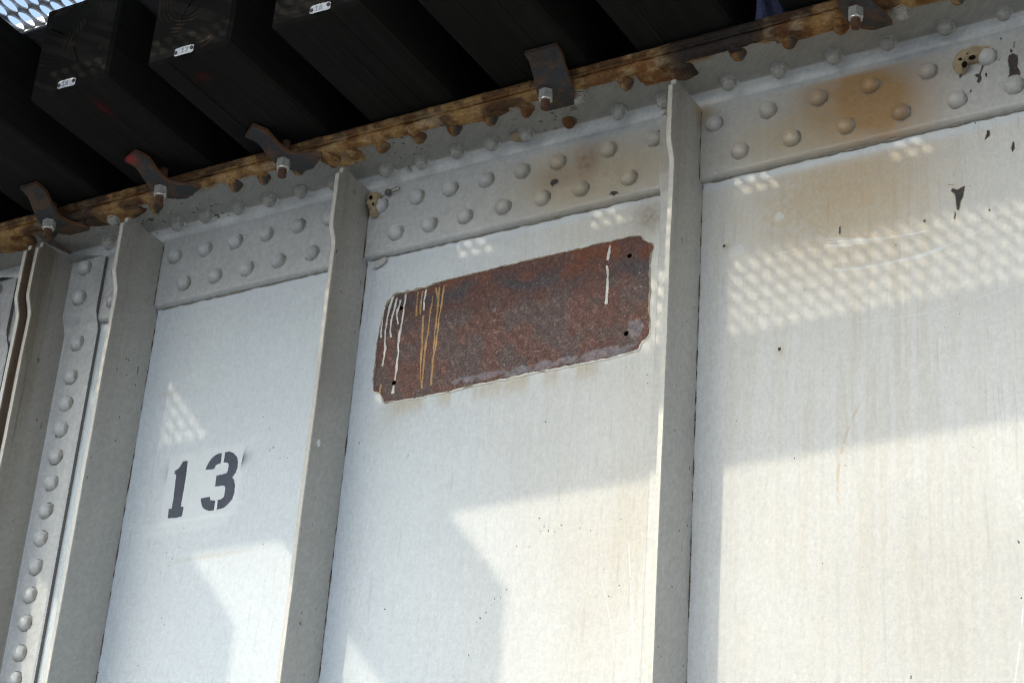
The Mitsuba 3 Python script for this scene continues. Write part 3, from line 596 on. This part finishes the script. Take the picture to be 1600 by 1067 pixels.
for i, (y, z, sc) in enumerate(((-0.0965, -0.683, (0.0030, 0.0055, 0.0085)), (-0.079, -0.066, (0.0016, 0.005, 0.011)))):
    fl = trimesh.creation.icosphere(3)
    v = np.array(fl.vertices)
    v = v * (0.7 + 0.6 * meshkit.fbm(v * 2 + i, 3, i))[:, None] * sc + [-2.4165, y, z]
    add(f'{G}__stiffener_001__paint_flake' + ('_001' if i else ''), trimesh.Trimesh(v, fl.faces, process=False), 'drip_white' if i == 0 else 'seam_grime', smooth=60)


def seam(pts, r, seed, key, mat='seam_rust', flat=1.0, thin=0.38):
    p = np.asarray(pts, float)
    L = np.linalg.norm(p[1] - p[0])
    n = int(L / 0.006)
    s = np.linspace(0, 1, n)[:, None]
    q = p[0] * (1 - s) + p[1] * s
    a = meshkit.fbm(np.stack([s[:, 0] * L * 60, s[:, 0] * 0 + seed, s[:, 0] * 0], 1), 3, seed)
    rr = np.clip(r * (a - thin) * 4, 0.0002, r * 2.0)
    q = q + (meshkit.fbm(np.stack([s[:, 0] * L * 90, s[:, 0] * 0, s[:, 0] * 0 + seed], 1), 2, seed + 3)[:, None] - .5) * r * 0.5
    add(key, tube(q, rr, 6), mat, smooth=60)


segs = [(-3.16, -3.012), (-2.985, -2.43), (-2.405, -1.70), (-1.595, -0.64)]
for i, (a0, a1) in enumerate(segs):
    seam([(a0, -0.0022, -0.2022), (a1, -0.0022, -0.2022)], 0.0017, 10 + i, f'{G}__top_flange__{num("seam")}', 'seam_grime', thin=0.20)
for i, x in enumerate((-1.607, -2.417, -3.0)):
    seam([(x + .0012, -0.0012, -0.205), (x + .0012, -0.0012, -1.5)], 0.0009, 30 + i, f'{G}__{["stiffener", "stiffener_001", "stiffener_002"][i]}__seam')
    seam([(x + .0012, -0.0175, -0.04), (x + .0012, -0.0175, -0.20)], 0.0012, 40 + i, f'{G}__{["stiffener", "stiffener_001", "stiffener_002"][i]}__seam_001')

# ------------------------------------------------------------------ rusty rectangle left by a plate that was taken off
R = f'{G}__rusty_panel'
outline = dense(PLATE, 0.004, 0.0022, 90, 4)
pl = Polygon(outline).buffer(0)
holes = [Point(h).buffer(0.0054, 10) for h in PLATE_HOLES]
for h in holes:
    pl = pl.difference(h)
add(R, plate_xz(pl, -0.0012, -0.0002), 'plate_rust', label='bare rust-brown rectangle with four bolt holes and paint drips')
for i, h in enumerate(PLATE_HOLES):
    m = lathe([(0.0, 0.010), (0.0047, 0.010), (0.0047, -0.0004), (0.00525, -0.0004), (0.00525, 0.0118), (0.0, 0.0118)], 20)
    m.apply_transform(trimesh.transformations.rotation_matrix(-math.pi / 2, (1, 0, 0)))
    m.apply_translation((h[0], 0, h[1]))
    add(f'{R}__{num("bolt_hole")}', m, 'hole_shade', smooth=30)
lip = dense(PLATE, 0.003, 0.0022, 90, 4)
lip = np.vstack([lip, lip[:1]])
zz = lip[:, 1]
low = np.clip((-zz - 0.50) / 0.05, 0, 1)
nz = meshkit.fbm(np.stack([lip[:, 0] * 120, zz * 120, zz * 0], 1), 3, 6)
topl = np.clip((zz + 0.33) / 0.02, 0, 1) * np.clip((-2.20 - lip[:, 0]) / 0.05, 0, 1)
rad = 0.0010 + 0.0016 * np.clip(nz - .35, 0, 1) * 2 + 0.0008 * low + 0.0034 * topl * np.clip(nz - .2, 0, 1)
add(f'{R}__paint_lip', tube(np.stack([lip[:, 0], np.full(len(lip), -0.0006), lip[:, 1]], 1), rad, 7, flat=0.9), 'paint_lip', smooth=60, label='chipped edge of the thick old paint round the rusty rectangle')
for i, (kind, pts) in enumerate(DRIPS):
    q = dense(pts, 0.003, 0.0014, 90, i, closed=False)
    r = 0.0024 + 0.0028 * (meshkit.fbm(np.stack([q[:, 0] * 0 + i, q[:, 1] * 70, q[:, 1] * 0], 1), 2, i) - .5)
    r *= 0.85 if kind == 't' else 1.0
    r[-3:] *= 1.15
    add(f'{R}__{num("paint_drip")}', tube(np.stack([q[:, 0], np.full(len(q), -0.0014), q[:, 1]], 1), r, 8, flat=0.45), 'drip_white' if kind == 'w' else 'drip_tan', smooth=60)

# ------------------------------------------------------------------ stencilled number, chips, specks on the paint
for i, pts in enumerate(STENCIL):
    add(f'{G}__web__{num("stencil_number")}', plate_xz(Polygon(pts).buffer(0), -0.0005, -0.0001), 'stencil_paint', label='dark stencilled figure one' if i == 0 else 'part of the dark stencilled figure three')
for i, pts in enumerate(CHIPS_LEG):
    add(f'{G}__top_flange__{num("paint_chip")}', plate_xz(Polygon(dense(pts, 0.0018, 0.0012, 300, i)).buffer(0), -0.0171, -0.0162), 'chip_steel')
for i, pts in enumerate(CHIPS_WEB):
    add(f'{G}__web__{num("web_chip").replace("web", "paint")}', plate_xz(Polygon(dense(pts, 0.0018, 0.0009, 300, i + 40)).buffer(0), -0.0005, -0.0001), 'chip_steel')
edges = []
for i, (pts, y) in enumerate([(p_, -0.0169) for p_ in CHIPS_LEG] + [(p_, -0.0003) for p_ in CHIPS_WEB]):
    q = dense(pts, 0.0018, 0.0010, 300, i)
    if len(q) > 14:
        q = np.vstack([q, q[:1]])
        r = 0.0004 + 0.0010 * np.clip(meshkit.fbm(np.stack([q[:, 0] * 220, q[:, 1] * 220, q[:, 0] * 0], 1), 2, i) - .3, 0, 1)
        edges.append(tube(np.stack([q[:, 0], np.full(len(q), y), q[:, 1]], 1), r, 6))
add(f'{G}__web__chip_edge', trimesh.util.concatenate(edges), 'paint_lip', smooth=60, kind='stuff')
sp = []
extra = np.stack([rng.uniform(-3.0, -0.95, 14), rng.uniform(-1.3, -0.21, 14)], 1)
for i, (x, z) in enumerate(list(SPECKS) + extra.tolist()):
    r = (0.0013 if i < len(SPECKS) else 0.0009) * rng.uniform(0.7, 1.4)
    an = np.sort(rng.uniform(0, 2 * np.pi, 7))
    sp.append(plate_xz(Polygon([(x + r * math.cos(t) * rng.uniform(.6, 1.2), z + r * math.sin(t) * rng.uniform(.6, 1.2)) for t in an]).buffer(0.0002), -0.0004, -0.0001))
add(f'{G}__web__speck', trimesh.util.concatenate(sp), 'chip_steel', kind='stuff')


# ------------------------------------------------------------------ mud nests, cocoon, wire
def lump(seed, scale, n=4):
    m = trimesh.creation.icosphere(n)
    v = np.array(m.vertices)
    f = meshkit.fbm(v * 1.6 + seed * 5.3, 4, seed)
    f2 = meshkit.noise(v * 7 + seed, seed + 4)
    return trimesh.Trimesh(v * (0.65 + 0.6 * f + 0.10 * f2)[:, None] * scale, m.faces, process=False)


def nest(key, parts, holes, label, group=None):
    m = []
    for i, (c, s) in enumerate(parts):
        q = lump(len(key) + i * 3, s)
        q.apply_translation(c)
        m.append(q)
    add(key, trimesh.util.concatenate(m), 'mud', smooth=60, label=label, cat='insect nest')
    for c, s in holes:
        h = trimesh.creation.icosphere(2)
        h.apply_scale(s)
        h.apply_translation(c)
        add(f'{key}__{num(key + "hole").replace(key, "")}', h, 'hole_shade', smooth=60)


nest('mud_nest', [((-1.036, -0.022, -0.066), (0.030, 0.014, 0.018)), ((-1.057, -0.024, -0.082), (0.014, 0.012, 0.022)), ((-1.014, -0.020, -0.062), (0.016, 0.010, 0.010))],
     [((-1.030, -0.0335, -0.080), (0.007, 0.003, 0.005)), ((-1.053, -0.0355, -0.079), (0.0038, 0.002, 0.0035)), ((-1.045, -0.0340, -0.092), (0.0055, 0.003, 0.0075)), ((-1.038, -0.034, -0.070), (0.003, 0.0025, 0.003))],
     'tan mud nest with dark holes curled beside the rivet near the large black paint chip')
nest('mud_nest_001', [((-2.400, -0.028, -0.066), (0.014, 0.014, 0.022)), ((-2.396, -0.026, -0.092), (0.010, 0.012, 0.014)), ((-2.394, -0.024, -0.052), (0.010, 0.010, 0.010))],
     [((-2.398, -0.0415, -0.064), (0.0052, 0.0025, 0.0055)), ((-2.392, -0.038, -0.080), (0.0028, 0.002, 0.003))], 'brown mud nest in the corner beside the stiffener left of the rusty rectangle')
nest('mud_nest_002', [((-2.026, -0.046, -0.005), (0.016, 0.014, 0.010)), ((-2.018, -0.040, -0.006), (0.012, 0.010, 0.008))], [], 'pale crumbly mud nest stuck to a rivet under the top flange')
nest('mud_nest_003', [((-1.666, -0.040, -0.034), (0.012, 0.012, 0.014)), ((-1.664, -0.030, -0.055), (0.010, 0.008, 0.013))], [], 'small ochre mud nest at the top of the stiffener right of the rusty rectangle')
c = lump(9, (0.018, 0.006, 0.007))
c.apply_transform(trimesh.transformations.rotation_matrix(-0.55, (0, 1, 0)))
c.apply_translation((-2.378, -0.006, -0.216))
add('insect_cocoon', c, 'cocoon', smooth=60, label='pale grey cocoon under the flange angle beside the second stiffener', cat='cocoon')
w = [(-2.392, -0.022, -0.062), (-2.380, -0.028, -0.066), (-2.372, -0.030, -0.058), (-2.363, -0.028, -0.050), (-2.352, -0.027, -0.044), (-2.338, -0.027, -0.041), (-2.332, -0.027, -0.046), (-2.338, -0.027, -0.053), (-2.352, -0.027, -0.053), (-2.362, -0.028, -0.051)]
kx = np.linspace(0, len(w) - 1, 60)
w = np.stack([np.interp(kx, np.arange(len(w)), np.array(w)[:, i]) for i in range(3)], 1)
wm = trimesh.util.concatenate([tube(w, 0.0009, 6), lump(3, (0.0075, 0.006, 0.0075), 3).apply_translation((-2.364, -0.026, -0.049))])
add('wire_scrap', wm, 'wire', smooth=60, label='thin bent loop of dark wire beside the mud nest at the second stiffener', cat='wire')

# ------------------------------------------------------------------ timber ties
TW, TP, TX = 0.216, 0.324, -2.983
TZ0, TZ1 = 0.0415, 0.288
ORD = {0: 'third', 1: 'first', 2: 'second'}
NUMBERS = {0: '16', 1: '17', 2: '18'}
LONG = (-3, -1, 6, 8)


def tie_label(k):
    if k in NUMBERS:
        return f'black timber tie with a small metal tag, {("leftmost", "middle", "rightmost")[k]} of the three tagged ends'
    if k < 0:
        return 'black timber tie running out under the metal grating at the left edge' if k == -1 else ('black timber tie second from the left edge, hidden behind the long tie' if k == -2 else 'black long timber tie farthest left beyond the edge of the view')
    return {3: 'black timber tie right of the rightmost tagged tie', 4: 'black timber tie with the squared steel clip at its flange end', 5: 'black timber tie right of the squared steel clip', 6: 'black timber tie with the last steel clip at upper right'}.get(k, 'black timber tie in the upper right corner, just past the last steel clip' if k == 7 else 'black timber tie farthest right beyond the upper right corner')


for k in range(-3, 9):
    x0 = TX + TP * k
    y0 = -2.24 if k in LONG else -0.535 + float(rng.uniform(-.003, .003))
    m = bevel_box(x0, x0 + TW, y0, 2.4, TZ0 + float(rng.uniform(0, .002)), TZ1 - float(rng.uniform(0, .002)), 0.007)
    key = num('timber_tie')
    # splits along the ends and the lower arris are cut into the block
    cuts = []
    for c in range(3):
        cx, cz = x0 + TW * rng.uniform(.2, .8), TZ0 + 0.24 * rng.uniform(.3, .8)
        b = trimesh.creation.box((0.0022, 0.16, rng.uniform(.03, .08)))
        b.apply_transform(trimesh.transformations.rotation_matrix(rng.uniform(0, 3.1), (0, 1, 0)))
        b.apply_translation((cx, y0, cz))
        cuts.append(b)
    for c in range(2):
        b = trimesh.creation.box((0.0011, rng.uniform(.3, .5), 0.04))
        b.apply_translation((x0 + TW * rng.uniform(.25, .75), y0 + 0.25, TZ0))
        cuts.append(b)
    try:
        m = trimesh.boolean.difference([m] + cuts, engine='manifold')
    except Exception:
        pass
    add(key, m, 'creosote', label=tie_label(k), cat='timber tie', group='timber ties on the girder')
    if k in NUMBERS:
        cx, cz = ((-2.8765, 0.0588), (-2.5575, 0.0535), (-2.2100, 0.0548))[k]
        wd, ht = (0.050, 0.020) if k < 2 else (0.050, 0.0195)
        pts = []
        for u in np.linspace(-.5, .5, 9):
            pts.append((u * wd, 0.0025 * (2 * u) ** 2 * (1 if k else .6)))
        us = np.linspace(-.5, .5, 9)
        rows = []
        for u in us:
            cutx = 0.0025 if abs(u) == .5 else 0
            yb = y0 - 0.0012 - 0.0030 * (1 - (2 * u) ** 2) * 0.4
            zz = [-ht / 2 + cutx, ht / 2 - cutx]
            rows.append([(cx + u * wd, yb, cz + zz[0]), (cx + u * wd, yb, cz + zz[1]), (cx + u * wd, yb - .0012, cz + zz[1]), (cx + u * wd, yb - .0012, cz + zz[0])])
        tk = f'{key}__number_tag'
        tm = sweep(np.array(rows))
        tilt = math.radians((3.0, 1.0, 2.0)[k])
        tm.apply_transform(trimesh.transformations.rotation_matrix(tilt, (0, 1, 0), (cx, y0, cz)))
        add(tk, tm, 'tag_metal', label='small bright metal tag with a stamped number')
        tx = meshkit.text_mesh(NUMBERS[k], 0.0115, 0.0006, bold=False)
        v = np.array(tx.vertices)
        v[:, 0] -= v[:, 0].mean()
        v[:, 1] -= (v[:, 1].min() + v[:, 1].max()) / 2
        tx = trimesh.Trimesh(np.stack([cx + v[:, 0], y0 - 0.0036 - v[:, 2], cz + v[:, 1]], 1), tx.faces, process=False)
        tx.apply_transform(trimesh.transformations.rotation_matrix(tilt, (0, 1, 0), (cx, y0, cz)))
        add(f'{tk}__figures', tx, 'tag_print')
        for i, sx in enumerate((-1, 1)):
            nl = lathe([(0, 0), (0.0046, 0.0), (0.0042, 0.0018), (0.0, 0.0026)], 14)
            nl.apply_transform(trimesh.transformations.rotation_matrix(math.pi / 2, (1, 0, 0)))
            nl.apply_translation((cx + sx * 0.0205, y0 - 0.0028, cz + sx * .0012))
            add(f'{tk}__nail' + ('_001' if i else ''), nl, 'nail_steel', smooth=40)


# ------------------------------------------------------------------ steel clips that hold the ties to the flange
def clip(name, bx, by, yaw, stations, label):
    """stations: (u inwards from the bolt, z of the upper face, left, right)"""
    st = np.array(stations, float)
    s = np.linspace(0, len(st) - 1, 46)
    from scipy.interpolate import PchipInterpolator
    I = [PchipInterpolator(np.arange(len(st)), st[:, i])(s) for i in range(4)]
    u, z, l, r = I
    du, dz = np.gradient(u), np.gradient(z)
    nn = np.hypot(du, dz)
    nu, nzv = dz / nn, -du / nn                                       # downwards normal
    th = 0.0095
    ca, sa = math.cos(yaw), math.sin(yaw)
    rows = []
    for i in range(len(s)):
        sec = []
        for w, t, in ((l[i], 0), (r[i], 0), (r[i] + .0004, .5), (r[i], 1), (l[i], 1), (l[i] - .0004, .5)):
            uu, zz = u[i] + nu[i] * th * t, z[i] + nzv[i] * th * t
            sec.append((bx + w * ca - uu * sa, by + w * sa + uu * ca, zz))
        rows.append(sec)
    tag(name, label, 'tie clip', 'steel clips under the ties')
    add(f'{name}__strap', sweep(np.array(rows)), 'clip_steel', smooth=35)
    z0 = float(np.interp(0, u, z)) - th
    hexa = trimesh.creation.cylinder(0.0158, 0.022, sections=6)
    cone = trimesh.creation.cylinder(0.0118, 0.0200, sections=28)
    nut = trimesh.boolean.intersection([hexa, lathe([(0, -.014), (0.0130, -0.0112), (0.0160, -0.0085), (0.0160, .014), (0, .014)], 28)], engine='manifold')
    nut.apply_transform(trimesh.transformations.rotation_matrix(rng.uniform(0, 1), (0, 0, 1)))
    nut.apply_translation((bx, by, z0 - 0.0110))
    add(f'{name}__nut', nut, 'zinc', smooth=25)
    ring = lathe([(0, 0), (0.0135, 0.0), (0.0130, 0.0016), (0.0095, 0.0022), (0, .0022)], 24)
    ring.apply_transform(trimesh.transformations.rotation_matrix(math.pi, (1, 0, 0)))
    ring.apply_translation((bx, by, z0 - 0.0221))
    add(f'{name}__nut_collar', ring, 'zinc', smooth=25)
    bolt = lathe([(0, 0), (0.0097, 0), (0.0097, 0.088), (0.0085, 0.0905), (0, 0.091)], 18)
    v = np.array(bolt.vertices)
    bolt = trimesh.Trimesh(v, bolt.faces)
    bolt.apply_transform(trimesh.transformations.rotation_matrix(math.pi, (1, 0, 0)))
    bolt.apply_translation((bx, by, z0 - 0.042 + 0.090))
    add(f'{name}__bolt', bolt, 'bolt_rust', smooth=30)


FAN = [(-0.088, 0.040, -0.024, 0.026), (-0.058, 0.037, -0.026, 0.027), (-0.026, 0.012, -0.027, 0.029), (0.0, -0.004, -0.028, 0.032), (0.028, -0.008, -0.024, 0.046), (0.052, -0.008, -0.010, 0.062), (0.066, -0.008, 0.010, 0.066)]
SQUARE = [(-0.078, 0.040, -0.012, 0.060), (-0.055, 0.037, -0.013, 0.061), (-0.025, 0.014, -0.015, 0.060), (0.0, -0.004, -0.020, 0.060), (0.03, -0.009, -0.026, 0.050), (0.056, -0.012, -0.030, 0.036)]
clip('tie_clip', -3.211, -0.186, 0.0, FAN, 'rusty curved steel clip with nut at the lower left beside the paired stiffeners')
clip('tie_clip_001', -2.869, -0.200, -0.42, FAN, 'steel clip with red paint round its hole and a shiny nut')
clip('tie_clip_002', -2.541, -0.182, -0.62, [(q[0], q[1], q[2], q[3]) for q in FAN], 'twisted steel clip turned sideways above the second stiffener')
clip('tie_clip_003', -1.882, -0.181, 0.02, SQUARE, 'square-ended flat steel clip above the rusty rectangle')
clip('tie_clip_004', -1.207, -0.181, -0.05, [(q[0], q[1] - (.004 if q[0] > .02 else 0), q[2], min(q[3] + .006, .047)) for q in FAN], 'dark pointed steel clip with shiny nut at upper right')
# washer and nut under the long tie at the left edge
wz = TZ0
wm = lathe([(0, 0), (0.040, 0), (0.041, 0.003), (0.040, 0.006), (0.014, 0.007), (0, 0.007)], 30)
wm.apply_transform(trimesh.transformations.rotation_matrix(math.pi, (1, 0, 0)))
wm.apply_translation((-3.205, -0.485, wz))
tag('tie_bolt', 'rusty orange round washer and nut under the tie at the left edge', 'bolt')
add('tie_bolt__washer', wm, 'washer_rust', smooth=30)
nm = trimesh.creation.cylinder(0.014, 0.02, sections=6)
nm.apply_translation((-3.205, -0.485, wz - 0.017))
add('tie_bolt__nut', nm, 'zinc')

# ------------------------------------------------------------------ walkway on the ties: grating, boards, guard timber
PX, PY = 0.0313, 0.058
n_l = 8
tt = np.linspace(0, 2 * np.pi, 2 * n_l, endpoint=False)
lx = 0.0062 * np.sin(tt) * np.abs(np.sin(tt)) ** 0.15
ly = 0.0274 * np.cos(tt)
m_ = np.maximum(np.abs(lx) / (PX / 2), np.abs(ly) / (PY / 2)) + 1e-9
sq = np.abs(np.sin(tt)) / (PX / 2) / np.maximum(np.abs(np.sin(tt)) / (PX / 2), np.abs(np.cos(tt)) / (PX / 2))
rx = np.clip(1.6 * np.sin(tt), -1, 1) * PX / 2
ry = np.clip(1.6 * np.cos(tt), -1, 1) * PY / 2
TH = 0.0035
zl = 0.0055 * lx / 0.0062                                             # one lip pressed down, the other up
loops = [np.stack([rx, ry, 0 * rx], 1), np.stack([lx * 1.02, ly * 1.02, zl], 1), np.stack([lx * 1.02, ly * 1.02, zl + TH], 1), np.stack([rx, ry, 0 * rx + TH], 1)]
cell_v = np.vstack(loops)
N = 2 * n_l
cf = []
for a_ in range(3):
    for i in range(N):
        j = (i + 1) % N
        cf += [(a_ * N + i, a_ * N + j, (a_ + 1) * N + j), (a_ * N + i, (a_ + 1) * N + j, (a_ + 1) * N + i)]
cf = np.array(cf)


def grating(x0, x1, y0, y1, z):
    nx, ny = int(round((x1 - x0) / PX)), int(round((y1 - y0) / PY))
    cx, cy = np.meshgrid(x0 + PX * (np.arange(nx) + .5), y0 + PY * (np.arange(ny) + .5), indexing='ij')
    c = np.stack([cx.ravel(), cy.ravel(), np.full(cx.size, z)], 1)
    v = (c[:, None, :] + cell_v[None]).reshape(-1, 3)
    f = (cf[None] + (np.arange(len(c)) * len(cell_v))[:, None, None]).reshape(-1, 3)
    return trimesh.Trimesh(v, f, process=False), x0 + nx * PX, y0 + ny * PY


gm, gx1, gy1 = grating(-3.95, -0.2, -0.495 - 18 * PY, -0.495, TZ1 + 0.006)
tag('walkway_grating', 'galvanised steel walkway grating with pointed slots at the upper left corner', 'grating')
add('walkway_grating__panel', gm, 'grating_steel')
GY0 = -0.495 - 18 * PY
ed = [bevel_box(-3.95, gx1, -0.4945, -0.4905, TZ1 + .0005, TZ1 + .030, .0005), bevel_box(-3.95, gx1, GY0 - .0045, GY0 - .0005, TZ1 + .0005, TZ1 + .030, .0005)]
for i, e in enumerate(ed):
    add('walkway_grating__edge_bar' + ('_001' if i else ''), e, 'grating_steel')
m = bevel_box(-4.6, 0.6, -0.486, 2.35, TZ1 + 0.001, TZ1 + 0.010, 0.002)
add('deck_plate', m, 'nail_steel', label='dark steel deck plate lying on top of the ties', cat='deck plate')
BZ = TZ1 + 0.014
for i, (ya, yb, zz) in enumerate([(-0.88, -0.66, BZ), (-1.19, -1.02, BZ), (-1.735, GY0 - .008, TZ1 + .002), (-1.951, -1.739, TZ1 + .002)]):
    add(num('walkway_board'), bevel_box(-3.95, 0.3, ya, yb, zz, zz + .045, .003), 'plank_wood', label=f'weathered walkway board above the ties, {("first", "second", "third", "fourth")[i]} out from the girder', cat='board', group='walkway boards above the ties')

# ------------------------------------------------------------------ blue rope and sheet caught between two ties
t_ = np.linspace(0, 1, 90)
base = np.stack([-1.452 + 0.035 * t_, -0.085 - 0.055 * t_, 0.050 + 0.11 * t_], 1)
st = []
for ph in (0, 2.1, 4.2):
    a = t_ * 46 + ph
    st.append(tube(base + 0.0055 * np.stack([np.cos(a), np.sin(a), 0 * a], 1), 0.0052, 6, normal=(0.3, 1, 0.2)))
add('blue_rope', trimesh.util.concatenate(st), 'rope_blue', smooth=60, label='twisted blue rope hanging in the gap between two ties at upper right', cat='rope')
u, v = np.meshgrid(np.linspace(0, 1, 40), np.linspace(0, 1, 24), indexing='ij')
P = np.stack([-1.444 + 0.085 * u + 0.010 * v, -0.075 - 0.075 * v + 0.012 * np.sin(u * 17 + v * 3), 0.046 + 0.12 * v + 0.006 * np.sin(u * 29)], -1)
v1, q1 = grid_mesh(P)
P2 = P + np.array([0.0, 0.003, 0.0])
v2, q2 = grid_mesh(P2)
add('tarp_scrap', trimesh.util.concatenate([trimesh.Trimesh(v1, q1, process=False), trimesh.Trimesh(v2, q2[:, ::-1], process=False)]), 'tarp_blue', smooth=60, label='crumpled scrap of dark blue sheet between two ties beside the blue rope', cat='plastic sheet')
